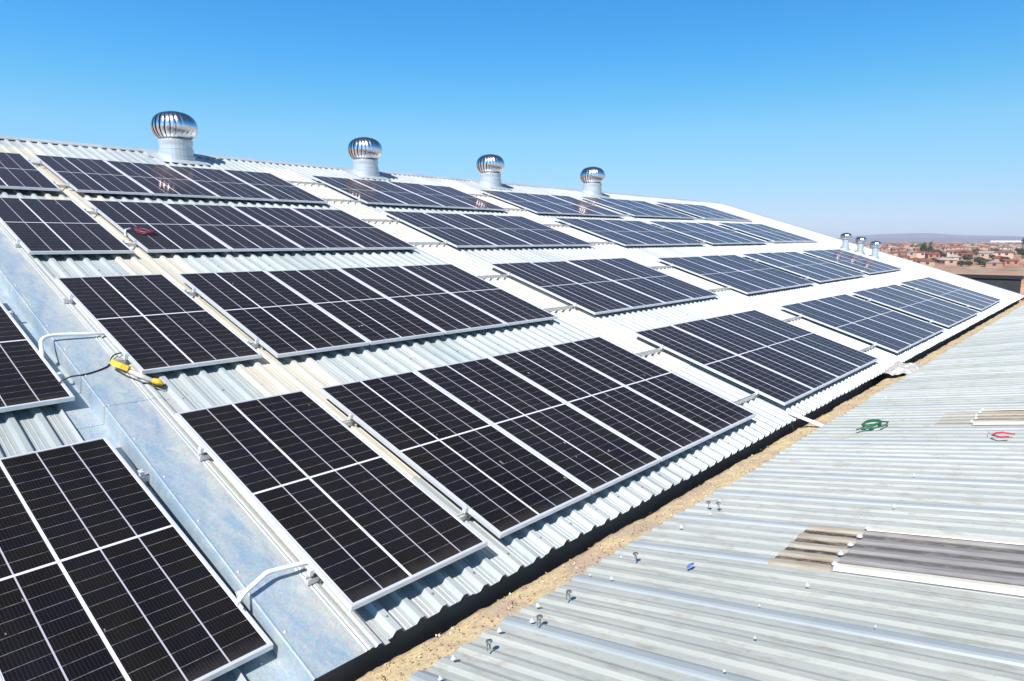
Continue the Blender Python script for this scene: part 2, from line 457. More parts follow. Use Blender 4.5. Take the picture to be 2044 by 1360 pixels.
def sheeting(name, u0, u1, v0, v1, pitch, phase, pan, mats, parent, matrix, ov_off=0, th=0.0015, nseg=1, jag=0.0, wide=False, screws=(), waver=0.0):
    P = rib_profile(u0, u1, pitch, phase, pan, ov_off=ov_off, wide=wide)
    m = MB(); n = len(P)
    rnd = random.Random(5)
    js = {}
    for s in range(nseg + 1):
        for (x, z, ov) in P:
            key = math.floor((x - phase + pitch * 0.5) / (4 * pitch))
            j = js.setdefault(key, rnd.uniform(-jag, jag))
            v = v0 + (v1 - v0) * s / nseg + (j if s == 0 else 0)
            k_ = math.floor((x - phase + pitch * 0.5) / pitch)
            wx = waver * (math.sin(k_ * 2.4 + v * 0.8) + 0.6 * math.sin(k_ * 5.1 + v * 2.1)); wz = waver * 0.9 * math.sin(k_ * 1.13 + v * 1.3)
            m.v.append((x + wx, v, z + wz))
    for s in range(nseg):
        for i in range(n - 1):
            a = s * n + i
            m.f.append((a, a + 1, a + n + 1, a + n)); m.m.append(1 if (P[i][2] and len(mats) > 1) else 0)
    # underside
    b = len(m.v)
    m.v += [(x, y, z - th) for (x, y, z) in m.v[:b]]
    for s in range(nseg):
        for i in range(n - 1):
            a = b + s * n + i
            m.f.append((a, a + n, a + n + 1, a + 1)); m.m.append(0)
    for i in range(n - 1):
        m.f.append((i, b + i, b + i + 1, i + 1)); m.m.append(0)
    for (c_, v_) in screws:
        b_ = MB(); b_.lathe([(0.010, 0), (0.010, 0.002), (0.006, 0.004), (0.005, 0.009), (0.003, 0.010)], 6)
        m.add([(x + c_, y + v_, z + pan + 0.0365) for x, y, z in b_.v], b_.f, len(mats) - 1)
    return m.build(name, mats, parent, matrix)

wh = thing('warehouse', 'long warehouse with a pitched zinc roof carrying solar panels', 'warehouse', Matrix.Translation((16, 7, GZ)))
WINV = Matrix.Translation((-16, -7, -GZ))
WR = WINV @ ROOF
usp = RPH + 37 * PIT + 0.05
SCR = [(RPH + k * PIT + random.uniform(-.004, .004), v + random.uniform(-.02, .02)) for k in range(0, 37, 2) for v in (-0.10, 2.78, 6.0, 9.1, 12.6)]
SCR2 = [(RPH + k * PIT + random.uniform(-.004, .004), v + random.uniform(-.02, .02)) for k in range(38, 110, 2) for v in (-0.10, 2.78, 6.0, 9.1, 12.6)]
sheeting('roof_sheeting', 0.075, usp, EAVE, RIDGE, PIT, RPH, PAN, [M['zinc'], M['zinc_clean'], M['steel']], wh, WR, nseg=24, jag=0.006, screws=SCR, waver=0.0012)
sheeting('roof_sheeting', usp - 0.003, U1, EAVE, RIDGE, PIT, RPH, PAN, [M['far_end_zinc'], M['zinc_clean'], M['steel']], wh, WR, nseg=24, jag=0.006, screws=SCR2, waver=0.0012)
# far slope
B = MB(); B.add([(-8, 0, 0), (U1, 0, 0), (U1, -9, -2.9), (-8, -9, -2.9)], [(0, 1, 2, 3)])
rz = RIDGE * math.sin(PITCH) + (PAN - 0.01) * math.cos(PITCH); ry = RIDGE * math.cos(PITCH) - PAN * math.sin(PITCH)
B = MB(); B.add([(-8, ry, rz), (U1, ry, rz), (U1, ry * 2, -0.3), (-8, ry * 2, -0.3)], [(0, 3, 2, 1)])
B.build('rear_roof_sheeting', M['zinc'], wh, WINV)
# ridge capping: flanges lie on the ribs, so the pans stay open below them
rc = MB()
rc.add([(-9, RIDGE - 0.20, -0.0845), (U1, RIDGE - 0.20, -0.0845), (U1, RIDGE + 0.03, -0.078), (-9, RIDGE + 0.03, -0.078),
        (-9, RIDGE - 0.203, -0.100), (U1, RIDGE - 0.203, -0.100)], [(0, 1, 2, 3), (4, 5, 1, 0)])
rc.add([(-9, RIDGE + 0.03, -0.078), (U1, RIDGE + 0.03, -0.078), (U1, RIDGE + 0.2, -0.19), (-9, RIDGE + 0.2, -0.19)], [(0, 1, 2, 3)])
rc.build('ridge_cap', M['zinc_clean'], wh, WR)
# gable barge flashing
bf = MB()
bf.box(U1 - 0.16, U1 + 0.05, EAVE - 0.01, RIDGE + 0.05, -0.0845, -0.080); bf.box(U1 + 0.045, U1 + 0.05, EAVE - 0.01, RIDGE + 0.05, -0.30, -0.0845)
bf.build('barge_flashing', M['zinc_clean'], wh, WR)
# raised box flashing running up the roof beside the first panels
fl = MB()
prof = [(-0.60, -0.247), (-0.372, -0.247), (-0.370, -0.092), (-0.364, -0.085), (-0.352, -0.088), (-0.05, -0.090), (-0.04, -0.084), (-0.03, -0.090), (-0.018, -0.084), (0.0, -0.084), (0.010, -0.098), (0.022, -0.098), (0.032, -0.0855), (0.056, -0.0855), (0.078, -0.121), (0.12, -0.121)]
for v in (EAVE - 0.02, RIDGE - 0.1):
    for (u, z) in prof: fl.v.append((u, v, z))
n = len(prof)
for i in range(n - 1):
    fl.f.append((i, i + 1, n + i + 1, n + i)); fl.m.append(0)
for (a, b) in ((1, 6),):
    pass
NV = len(fl.v); FV = list(fl.v)
def cut(p, v): return (p[0], v, p[2])
lo_ = MB(); lo_.v = [cut(p, p[1] if p[1] < 1 else 2.96) for p in FV]; lo_.f = list(fl.f); lo_.m = list(fl.m)
up_ = MB(); up_.v = [(p[0] - (0.002 if p[0] < -0.2 else 0), p[1] if p[1] > 1 else 2.84, p[2] + 0.0025) for p in FV]; up_.f = list(fl.f); up_.m = list(fl.m)
for q in range(14):
    for u_, z_ in ((-0.335, -0.0885), (-0.46, -0.246)):
        b_ = MB(); b_.lathe([(0.008, 0), (0.008, 0.003), (0.004, 0.006), (0.003, 0.007)], 8)
        tgt = lo_ if 0.1 + q * 0.55 < 2.9 else up_
        tgt.add([(x + u_, y + 0.1 + q * 0.55, z + z_ + (0.0025 if tgt is up_ else 0)) for x, y, z in b_.v], b_.f, 1)
lo_.build('box_flashing', [M['galv'], M['rail']], wh, WR); up_.build('box_flashing', [M['galv'], M['rail']], wh, WR)
# left bay, a step lower
sheeting('roof_sheeting', -9.0, -0.57, -0.10, RIDGE, PIT, -0.735, -0.255, [M['zinc'], M['zinc_clean']], wh, WR, ov_off=1, nseg=6)
# cream translucent sheets in the gaps between the panel blocks
for (u0, u1, v0) in ((0.815, 1.52, 0.95), (5.91, 6.61, 1.35), (11.53, 12.23, 1.6)):
    k = round((u0 + 0.045 - RPH) / PIT)
    a = RPH + k * PIT - 0.045
    sheeting('translucent_sheet', a, a + 4 * PIT + 0.09, v0, 12.9, PIT, RPH, PAN + 0.0045, [M['cream']], wh, WR, nseg=2)
# walls under the eaves
w = MB(); w.box(-0.355, U1 - 0.1, 0.02, 0.25, GZ, -0.215); w.build('wall', M['plaster'], wh, WINV)
w = MB(); w.box(-9, -0.3555, 0.02, 0.25, GZ, -0.40); w.build('wall', M['plaster'], wh, WINV)
w = MB(); w.add([(U1 - 0.1, 0.02, GZ), (U1 - 0.1, 26, GZ), (U1 - 0.1, 26, -0.3), (U1 - 0.1, ry, rz - 0.25), (U1 - 0.1, 0.02, -0.22)], [(0, 1, 2, 3, 4)])
w.build('gable_wall', M['plaster'], wh, WINV)
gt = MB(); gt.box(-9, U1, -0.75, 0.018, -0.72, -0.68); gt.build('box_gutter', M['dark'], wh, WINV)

# ------------------------------------------------------------------ solar panels
BL = {
(1, 'A'): (-0.0239, 9.4451, -0.0154, 0.0), (1, 'B'): (1.29, 9.453, 0.0005, -0.006), (1, 'C'): (6.7795, 9.5794, -0.0065, -0.002),
(1, 'D'): (12.2962, 9.4394, 0.0105, -0.002), (1, 'E'): (17.5677, 9.6378, 0.0176, -0.002), (1, 'F'): (22.9414, 9.8042, 0.0077, 0),
(2, 'A'): (-0.0234, 6.4519, 0.0033, -0.004), (2, 'B'): (1.2409, 6.4782, 0.0022, -0.008), (2, 'C'): (6.713, 6.5656, 0.0017, -0.0116),
(2, 'D'): (12.4298, 6.5262, 0.0114, -0.006), (2, 'E'): (17.3663, 6.5789, 0.0135, -0.001), (2, 'F'): (22.7787, 6.7929, 0.0109, 0),
(3, 'A'): (0.0279, 3.2061, 0.0082, -0.009), (3, 'B'): (1.2421, 3.1481, 0.0038, 0.001), (3, 'C'): (6.6075, 3.1423, 0.0134, -0.009),
(3, 'D'): (12.2665, 3.1023, 0.0104, -0.0025), (3, 'E'): (17.2651, 3.1873, 0.0111, 0), (3, 'F'): (22.4716, 3.2952, 0.011, 0),
(4, 'A'): (-0.030, -0.05, 0.0055, 0.050), (4, 'B'): (1.2394, -0.0083, 0.0016, 0.016), (4, 'C'): (6.5367, -0.0311, 0.0025, 0.004),
(4, 'D'): (12.1582, -0.0631, -0.0003, 0.0), (4, 'E'): (17.2171, -0.0469, -0.0021, 0), (4, 'F'): (22.457, -0.0164, 0.0082, 0.003),
(4, 'L'): (-1.497, 0.06, 0.030, -0.13), (3, 'L'): (-1.585, 3.122, 0.018, -0.13),
(4, 'K'): (-2.612, 0.03, 0.030, -0.13),
}
GAP = 0.020
def panel_proto():
    fr = MB()
    o = [(0, 0), (PW, 0), (PW, PH), (0, PH)]
    L = LIP - 0.003
    i_ = [(L, L), (PW - L, L), (PW - L, PH - L), (L, PH - L)]
    c = 0.0012
    oc = [(c, c), (PW - c, c), (PW - c, PH - c), (c, PH - c)]
    V = [(x, y, -0.035) for x, y in o] + [(x, y, -c) for x, y in o] + [(x, y, 0) for x, y in oc] + [(x, y, 0) for x, y in i_] + [(x, y, -0.0028) for x, y in i_] + [(x, y, -0.035) for x, y in i_]
    F = []
    for s in range(5):
        for k in range(4):
            k2 = (k + 1) % 4
            F.append((s * 4 + k, s * 4 + k2, s * 4 + 4 + k2, s * 4 + 4 + k))
    for k in range(4):
        k2 = (k + 1) % 4
        F.append((20 + k, 20 + k2, k2, k))
    fr.add(V, F)
    gl = MB()
    gl.add([(L, L, -0.0028), (PW - L, L, -0.0028), (PW - L, PH - L, -0.0028), (L, PH - L, -0.0028),
            (L, L, -0.008), (PW - L, L, -0.008), (PW - L, PH - L, -0.008), (L, PH - L, -0.008)], [(0, 1, 2, 3), (7, 6, 5, 4)])
    return fr.mesh('frame', M['alu']), gl.mesh('cell_glass', M['solar'])
FR, GL = panel_proto()
ROWN = {4: 'bottom row', 3: 'second row up', 2: 'third row up', 1: 'top row'}
BLN = {'B': 'first', 'C': 'second', 'D': 'third', 'E': 'fourth', 'F': 'farthest'}
ORD = ['first', 'second', 'third', 'last']
special = {(2, 'B', 0): 'black solar panel in the third row up with a maroon cable coil on it'}
for (r, b), (u, v, rot, dz) in BL.items():
    for k in range(4 if b in 'BCDEF' else 1):
        if b == 'A': lab = 'lone black solar panel at the left end of the main roof, ' + ROWN[r]
        elif b == 'L': lab = 'black solar panel left of the smooth galvanised strip, ' + ('bottom row at the front corner' if r == 4 else 'second row up')
        elif b == 'K': lab = 'black solar panel cut off at the lower left corner of the photo'
        else: lab = 'black solar panel in %s, %s from left in the %s block of four' % (ROWN[r], ORD[k], BLN[b])
        lab = special.get((r, b, k), lab)
        mt = ROOF @ Matrix.Translation((u, v, dz)) @ Matrix.Rotation(rot, 4, 'Z') @ Matrix.Translation((k * (PW + GAP), 0, 0)) @ Matrix.Rotation(random.gauss(0, 0.0016), 4, 'X') @ Matrix.Rotation(random.gauss(0, 0.0016), 4, 'Y')
        p = thing('solar_panel', lab, 'solar panel', mt, 'solar panels on the warehouse roof')
        obj('frame', FR, p); obj('cell_glass', GL, p)

# ------------------------------------------------------------------ mounting rails with clamps and brackets
def rail(u0, u1, v, z, ends, feet, label, grp):
    rt = thing('mounting_rail', label, 'mounting rail', ROOF @ Matrix.Translation((u0, v, z)), grp)
    m = MB(); L = u1 - u0
    m.box(0, L, -0.02, 0.02, -0.078, -0.052); m.box(0, L, -0.02, -0.007, -0.0519, -0.038); m.box(0, L, 0.007, 0.02, -0.0519, -0.038)
    m.build('rail_profile', M['rail'], rt)
    c = MB(); c.box(-0.016, 0.016, -0.022, 0.022, -0.038, 0.004); c.box(-0.016, 0.028, -0.022, 0.022, 0.0041, 0.008); c.box(-0.010, 0.006, -0.008, 0.008, 0.0081, 0.018)
    c2 = MB(); c2.box(-0.016, 0.016, -0.022, 0.022, -0.038, 0.004); c2.box(-0.028, 0.016, -0.022, 0.022, 0.0041, 0.008); c2.box(-0.006, 0.010, -0.008, 0.008, 0.0081, 0.018)
    cm, cm2 = c.mesh('end_clamp', M['alu']), c2.mesh('end_clamp', M['alu'])
    for (e, side, dz) in ends:
        obj('end_clamp', cm if side < 0 else cm2, rt, Matrix.Translation((e - u0 + (0.004 if side < 0 else -0.004), 0, dz)) @ Matrix.Diagonal((0.75, 0.8, 1, 1)))
    f = MB(); f.box(-0.012, 0.012, -0.050, -0.0255, -0.092, -0.088); f.box(-0.012, 0.012, -0.030, -0.0255, -0.0879, -0.042); f.lathe([(0.008, -0.0799), (0.008, -0.066), (0.004, -0.066), (0.004, -0.056)], 8)
    fm = MB(); fm.v = [(x, y - (0.04 if abs(x) < 0.012 and i >= 16 else 0), zz) for i, (x, y, zz) in enumerate(f.v)]; fm.f = f.f; fm.m = f.m
    fme = fm.mesh('roof_bracket', M['steel'])
    for e in feet:
        obj('roof_bracket', fme, rt, Matrix.Translation((e - u0, 0, -0.012)) @ Matrix.Scale(0.8, 4))
    return rt
RAILROW = {1: (9.48, 'top row'), 2: (6.49, 'third row up'), 3: (3.17, 'second row up'), 4: (-0.02, 'bottom row')}
for r, (vb, nm) in RAILROW.items():
    for dv, hn in ((0.37, 'lower'), (1.86, 'upper')):
        ends = []; feet = []
        for b in 'ABCDEF':
            u, v, rot, dz = BL[(r, b)]
            n = 1 if b == 'A' else 4
            off = -math.sin(rot) * dv
            ends.append((u + off - 0.018, -1, min(dz, 0.02)))
            ends.append((u + off + n * (PW + GAP) - GAP + 0.018, 1, min(dz, 0.02)))
        for g0 in (-0.03, 1.07, 1.25, 5.82, 6.50, 11.45, 12.15):
            feet.append(RPH + round((g0 - RPH) / PIT) * PIT)
        rail(-0.065, 27.6, vb + dv, 0.0, ends, feet, 'aluminium mounting rail under the %s half of the %s of panels' % (hn, nm), 'mounting rails under the panels')
for r, vb, ue in ((4, 0.07, -0.37), (3, 3.13, -0.46)):
    for dv, hn in ((0.45, 'lower'), (1.86, 'upper')):
        rail(-4.0, ue, vb + dv, -0.13, [(ue - 0.02 - (0.045 if dv > 1 else 0.01) + 0.02, 1, 0)], [], 'short rail under the %s half of the %s panel left of the strip' % (hn, 'front' if r == 4 else 'second'), 'mounting rails on the lower left bay')

# ------------------------------------------------------------------ turbine vents
def make_vent(rad, hh, neck_r, neck_h, nv, label, group):
    rt = thing('turbine_vent', label, 'roof vent', None, group)
    m = MB()
    for k in range(nv):
        a0 = 2 * math.pi * k / nv
        rows = []
        N = 12
        for i in range(N + 1):
            s = i / N
            th = R(14) + s * R(140)
            rr = rad * (math.sin(th) ** 0.72); z = hh / 2 * math.cos(th) / 0.97
            sw = 0.55 * math.sin(s * 3.0) * 2 * math.pi / nv        # vanes lean as they come down
            row = []
            for (da, dr) in ((0.0, 0.90), (0.45, 0.965), (0.9, 1.0), (1.22, 0.985)):
                a = a0 + da * 2 * math.pi / nv + sw
                q = 1 - (1 - dr) * math.sin(th) ** 0.5
                row.append((rr * q * math.cos(a), rr * q * math.sin(a), z))
            rows.append(row)
        V = [p for r_ in rows for p in r_]; F = []
        for i in range(N):
            for j in range(3):
                F.append((i * 4 + j, (i + 1) * 4 + j, (i + 1) * 4 + j + 1, i * 4 + j + 1))
        m.add(V, F)
    hd = m.build('turbine_head', M['chrome'], rt, Matrix.Translation((0, 0, neck_h + hh * 0.46)), smooth=True)
    c = MB(); c.lathe([(rad * 0.40, hh * 0.475), (rad * 0.36, hh * 0.50), (rad * 0.2, hh * 0.525), (0.01, hh * 0.535)], 28)
    c.build('top_cap', M['chrome'], hd, smooth=True)
    c = MB(); c.lathe([(rad * 0.60, -hh * 0.47), (rad * 0.68, -hh * 0.46), (rad * 0.66, -hh * 0.38), (rad * 0.58, -hh * 0.37)], 28)
    c.build('bottom_ring', M['chrome'], hd, smooth=True)
    c = MB(); c.lathe([(rad * 0.55, -hh * 0.42), (rad * 0.62, -hh * 0.2), (rad * 0.66, 0.0), (rad * 0.6, hh * 0.3), (rad * 0.3, hh * 0.42)], 20)
    c.build('inner_core', M['steel'], hd, smooth=True)
    nk = MB(); nk.lathe([(neck_r * 1.04, -0.35), (neck_r * 1.04, neck_h * 0.42), (neck_r * 1.055, neck_h * 0.44), (neck_r * 1.055, neck_h * 0.47), (neck_r * 0.99, neck_h * 0.48), (neck_r * 0.99, neck_h * 0.66), (neck_r * 1.03, neck_h * 0.88), (neck_r * 1.03, neck_h)], 28)
    nko = nk.build('neck', M['neck'], rt, smooth=False)
    nb = MB(); nb.lathe([(neck_r * 0.93, neck_h + 0.001), (neck_r * 0.93, neck_h * 1.12)], 24); nb.build('bearing_collar', M['steel'], nko)
    bs = MB()
    bs.lathe([(neck_r * 1.75, 0.0), (neck_r * 1.5, 0.006), (neck_r * 1.12, 0.03), (neck_r * 1.06, 0.10)], 28, cap=False)
    bs.box(-neck_r * 1.5, neck_r * 1.5, -neck_r * 1.6, neck_r * 1.6, -0.004, 0.004)
    bs.build('base_flashing', M['neck'], rt, Matrix.Rotation(PITCH, 4, 'X'))
    return rt
def set_at(o, u, v, z=-0.088):
    o.matrix_basis = Matrix.Translation(ROOF @ Vector((u, v, z)))
big = make_vent(0.46, 0.62, 0.335, 0.36, 24, 'nearest and largest looking turbine vent, leftmost on the ridge', 'turbine vents along the ridge')
set_at(big, 4.22, 13.12)
for (u, v, sc, lab) in ((9.20, 13.12, 1.0, 'silver turbine vent on the ridge, second from the left'), (14.10, 13.12, 1.0, 'silver turbine vent on the ridge, third from the left'), (19.82, 13.15, 1.05, 'farthest silver turbine vent on the ridge, rightmost of the four big ones')):
    c = copy_tree(big); set_at(c, u, v); c.scale = (sc, sc, sc); c['label'] = lab
sm = make_vent(0.225, 0.28, 0.125, 0.40, 18, 'small turbine vent near the far gable, leftmost of three', 'small turbine vents by the far gable')
set_at(sm, 28.45, 5.95)
for (u, v, lab) in ((28.75, 5.42, 'small turbine vent near the far gable, middle of three'), (28.75, 4.82, 'small turbine vent near the far gable, rightmost of three')):
    c = copy_tree(sm); set_at(c, u, v); c['label'] = lab

# ------------------------------------------------------------------ the lower roof in front
lb = thing('adjoining_building', 'lower building with weathered grey corrugated roof beside the gutter', 'building', Matrix.Translation((15, -8, GZ)))
LINV = Matrix.Translation((-15, 8, -GZ))
LPIT = 0.1735
LM = LINV @ LOW
ls = sheeting('roof_sheeting', -46, 9, 0.0, 16, LPIT, -0.019, -0.036, [M['old_zinc'], M['old_overlap']], lb, LM, ov_off=0, nseg=40, jag=0.02, wide=True, waver=0.0028)
def fibre(name, pale, mid_, grime, amt):
    # aged fibreglass: grime lies in the valleys between the ribs and thins out in streaks
    t = NT(name)
    tc = t.n('ShaderNodeTexCoord'); sx = t.n('ShaderNodeSeparateXYZ'); t.l(tc.outputs['Object'], sx.inputs[0])
    q = t.math('ABSOLUTE', t.math('SUBTRACT', t.math('FRACT', t.math('ADD', t.math('DIVIDE', t.math('ADD', sx.outputs[0], 0.019), LPIT), 0.5)), 0.5))
    fb = t.noise(t.coord((7, 0.9, 1)), 3.0, 7, 0.68)
    c = t.ramp(fb, [(0.32, mid_), (0.66, pale)])
    g_ = t.math('MULTIPLY', t.ramp(q, [(0.24, 0.0), (0.40, 1.0)]), t.ramp(t.noise(t.coord((5, 2.2, 1)), 3.5, 6, 0.7), [(0.34, 0.15), (0.54, amt)]))
    t.set(base=t.mix(g_, c, grime), rough=0.6)
    t.b.inputs['Specular IOR Level'].default_value = 0.3
    return t.mat
M['fibre'] = fibre('grey_fibreglass', (0.31, 0.295, 0.285), (0.19, 0.18, 0.175), (0.10, 0.083, 0.07), 0.85)
M['stained'] = fibre('stained_fibreglass', (0.42, 0.40, 0.34), (0.29, 0.225, 0.15), (0.06, 0.04, 0.022), 1.0)
M['creamedge'] = plain('cream_fibreglass_edge', (0.62, 0.58, 0.49), 0.5, 0, 0.06, 6)
M['tan'] = fibre('tan_fibreglass', (0.42, 0.41, 0.37), (0.34, 0.32, 0.27), (0.18, 0.14, 0.10), 0.6)
def lower_y(Y): return (-(Y) - 0.545) / math.cos(LP)
def skylight(x0, ya, yb, yc, mats, nrib):
    # a translucent sheet lapped over the sheeting; x in lower frame = -X
    k = round((-x0 + 0.019) / LPIT)
    c0 = -0.019 + k * LPIT                     # left-hand (small X) crest
    a, b = c0 - nrib * LPIT - 0.045, c0 + 0.045
    sheeting('translucent_sheet', a, b, ya, yb + 0.05, LPIT, -0.019, -0.0328, [mats[0]], lb, LM, wide=True, waver=0.0028, nseg=4)
    s2 = sheeting('translucent_sheet', a, b, yb, yc, LPIT, -0.019, -0.0275, [mats[1]], lb, LM, nseg=24, wide=True, waver=0.0028)
    e = MB()
    NS = 24
    for c, wl_, wr_ in ((c0, 0.055, 0.050), (c0 - nrib * LPIT, 0.050, 0.026)):
        k_ = math.floor((c + 0.019 + LPIT * 0.5) / LPIT)
        n_ = len(e.v)
        for q in range(NS + 1):
            v = yb + 0.02 + (yc - yb - 0.02) * q / NS
            wx = 0.0028 * (math.sin(k_ * 2.4 + v * 0.8) + 0.6 * math.sin(k_ * 5.1 + v * 2.1)); wz = 0.0028 * 0.9 * math.sin(k_ * 1.13 + v * 1.3)
            for dx, z in ((-wl_, -0.0235), (-0.034, -0.010), (-0.022, 0.0015), (0.022, 0.0015), (min(0.033, wr_), -0.006 if wr_ < 0.03 else -0.0095), (wr_, -0.007 if wr_ < 0.03 else -0.0215)):
                e.v.append((c + dx + wx, v, z + wz + (0.0025 if z < 0 else 0.001)))
        for q in range(NS):
            for d in range(5):
                a = n_ + q * 6 + d
                e.f.append((a, a + 1, a + 7, a + 6)); e.m.append(0)
    e.build('sheet_edge', M['creamedge'], s2)
    for i in range(nrib + 1):
        q = MB(); q.lathe([(0.020, 0.0), (0.020, 0.004), (0.014, 0.011), (0.008, 0.012), (0.008, 0.019), (0.003, 0.021)], 12)
        q.build('roof_screw', M['alu'], s2, Matrix.Translation((c0 - i * LPIT + random.uniform(-.006, .006), yb + random.uniform(0.0, 0.02), 0.003)))
skylight(2.02, lower_y(-1.57), lower_y(-1.94), 9.0, (M['stained'], M['fibre']), 4)
skylight(6.46, lower_y(-1.68), lower_y(-2.02), 9.0, (M['tan'], M['stained']), 4)
sc_m = MB(); sc_m.lathe([(0.011, 0.0), (0.011, 0.003), (0.006, 0.006), (0.005, 0.012), (0.003, 0.013)], 10)
scr = sc_m.mesh('roof_screw', M['alu'])
hk = MB(); hk.tube([(0, 0, 0.0), (0, 0, 0.025), (0.005, -0.012, 0.042), (0.012, -0.03, 0.03), (0.016, -0.038, 0.006)], 0.005, 6)
hk.lathe([(0.020, 0.036), (0.016, 0.046), (0.004, 0.049)], 10)
hkm = hk.mesh('hook_bolt', M['steel'])
MS = [1.5, 0.8, 1.2, 0.7, 1.0, 1.4, 0.6]
for (X, Y_) in ((1.757, -0.678), (0.91, -0.653), (0.726, -0.756), (0.557, -0.663), (0.036, -0.748), (0.218, -0.656), (1.322, -0.833), (1.413, -0.664),
                (2.485, -0.766), (2.76, -0.832), (1.448, -1.785), (1.065, -1.904), (0.729, -1.906), (1.737, -1.919), (1.384, -2.35), (0.39, -1.91), (3.2, -0.75), (3.9, -0.78), (4.6, -0.75), (5.2, -0.8), (8.15, -0.8), (3.4, -2.0), (4.2, -1.95), (4.9, -2.0)):
    k = round((X - 0.019) / LPIT)
    obj('roof_screw', scr, ls, Matrix.Translation((-(0.019 + k * LPIT), lower_y(Y_), 0.002)) @ Matrix.Scale(random.choice(MS), 4))
for (X, Y_) in ((1.072, -0.761), (1.735, -0.80), (0.371, -0.757), (0.648, -0.818), (3.037, -0.737), (3.05, -0.823)):
    k = round((X - 0.019) / LPIT)
    obj('hook_bolt', hkm, ls, Matrix.Translation((-(0.019 + k * LPIT), lower_y(Y_), 0.002)) @ Matrix.Rotation(random.uniform(1.2, 2.0), 4, 'Z'))
w = MB(); w.box(-9, 46, -16, -0.75, GZ, -0.25); 
w.build('wall', M['plaster'], lb, LINV)

# ------------------------------------------------------------------ sand and litter lying in the gutter
t = NT('sand_litter')
a = t.noise(t.coord(), 7, 8, 0.7); b2 = t.noise(t.coord(), 40, 5, 0.7)
vor = t.n('ShaderNodeTexVoronoi'); vor.inputs['Scale'].default_value = 45; t.l(t.coord((1, 1, 1)), vor.inputs['Vector'])
c = t.ramp(a, [(0.30, (0.36, 0.26, 0.19)), (0.42, (0.55, 0.43, 0.27)), (0.53, (0.66, 0.52, 0.28)), (0.68, (0.50, 0.41, 0.32))])
c = t.mix(t.ramp(b2, [(0.50, 0.0), (0.64, 0.6)]), c, (0.34, 0.22, 0.12))
c = t.mix(t.ramp(t.noise(t.coord(), 26, 5, 0.7), [(0.55, 0.0), (0.66, 0.7)]), c, (0.74, 0.62, 0.36))
c = t.mix(t.ramp(t.noise(t.coord(), 2.6, 4, 0.6), [(0.48, 0.0), (0.62, 0.6)]), c, (0.40, 0.29, 0.25))
fine_ = t.noise(t.coord(), 130, 3, 0.7)
c = t.mix(t.ramp(fine_, [(0.56, 0.0), (0.66, 0.6)]), c, (0.28, 0.20, 0.12))
c = t.mix(t.ramp(fine_, [(0.34, 0.5), (0.43, 0.0)]), c, (0.72, 0.64, 0.46))
t.set(base=c, rough=0.95)
t.bump(t.math('ADD', b2, t.math('MULTIPLY', fine_, 0.5)), 0.5, 0.012)
M['sand'] = t.mat
sd_ = MB(); rnd = random.Random(3)
NX = 900; prof_y = [-0.17, -0.185, -0.21, -0.25, -0.30, -0.36, -0.42, -0.48, -0.54, -0.60, -0.68]
prof_z = [-0.62, -0.36, -0.308, -0.292, -0.275, -0.262, -0.245, -0.225, -0.208, -0.196, -0.19]  # inner edge shaped to drop steeply, so the strip under the eave stays dark
def nz(x, s): return math.sin(x * 3.1 + s) * 0.5 + math.sin(x * 7.7 + s * 2.3) * 0.3 + math.sin(x * 17.3 + s * 1.7) * 0.2
xx = [-4 + 37 * (i / NX) ** 1.6 for i in range(NX + 1)]
for i, x in enumerate(xx):
    for j, (y, z) in enumerate(zip(prof_y, prof_z)):
        w_ = nz(x, 0.7)
        sd_.v.append((x, y + 0.015 * w_ + rnd.uniform(-.003, .003), z + (0.012 * nz(x * 1.7, j * 0.9) + rnd.uniform(-.0035, .0035)) * (0.3 if j == 0 else 1)))
w_ = len(prof_y)
for i in range(NX):
    for j in range(w_ - 1):
        q = i * w_ + j
        sd_.f.append((q, q + 1, q + w_ + 1, q + w_)); sd_.m.append(0)
# leaf and stone litter on top
for i in range(2200):
    x = -1.5 + 30 * rnd.random() ** 2.2; y = rnd.uniform(-0.56, -0.22)
    z = -0.305 + (-(y) - 0.21) * 0.30 + 0.006
    s = rnd.uniform(0.003, 0.011); an = rnd.uniform(0, 6.28)
    cx, sx_ = math.cos(an), math.sin(an)
    pts = [(x + cx * s, y + sx_ * s, z + rnd.uniform(0, .012)), (x - sx_ * s * .5, y + cx * s * .5, z + .006 + rnd.uniform(0, .012)), (x - cx * s, y - sx_ * s, z + rnd.uniform(0, .012)), (x + sx_ * s * .5, y - cx * s * .5, z)]
    sd_.add(pts, [(0, 1, 2), (0, 2, 3)], rnd.choice((0, 1, 1, 2)))
M['leaf'] = plain('dry_leaf', (0.26, 0.16, 0.09), 0.9, 0, 0.4, 60)
M['grit'] = plain('pale_grit', (0.55, 0.48, 0.38), 0.9, 0, 0.3, 60)
tag(sd_.build('sand_drift', [M['sand'], M['leaf'], M['grit']], smooth=True), 'yellow sand and dry litter filling the gutter between the two roofs', 'sand', kind='stuff')

# ------------------------------------------------------------------ small things lying about
def on_roof(u, v, z): return ROOF @ Vector((u, v, z))
def arc(p0, p1, p2, n=8):
    p0, p1, p2 = Vector(p0), Vector(p1), Vector(p2)
    return [(1 - s) ** 2 * p0 + 2 * s * (1 - s) * p1 + s * s * p2 for s in [i / n for i in range(n + 1)]]
# white conduit bending down over the galvanised strip
m = MB(); m.tube([(0.06, 4.14, -0.055), (-0.10, 4.15, -0.045), (-0.30, 4.16, -0.035)] + arc((-0.36, 4.16, -0.033), (-0.47, 4.155, -0.03), (-0.49, 4.07, -0.06), 7) + [(-0.505, 3.98, -0.12), (-0.53, 3.88, -0.20)], 0.017, 10)
tag(m.build('conduit_pipe', M['white'], None, ROOF, smooth=True), 'white round conduit bending from the second row panel over the galvanised strip', 'conduit')
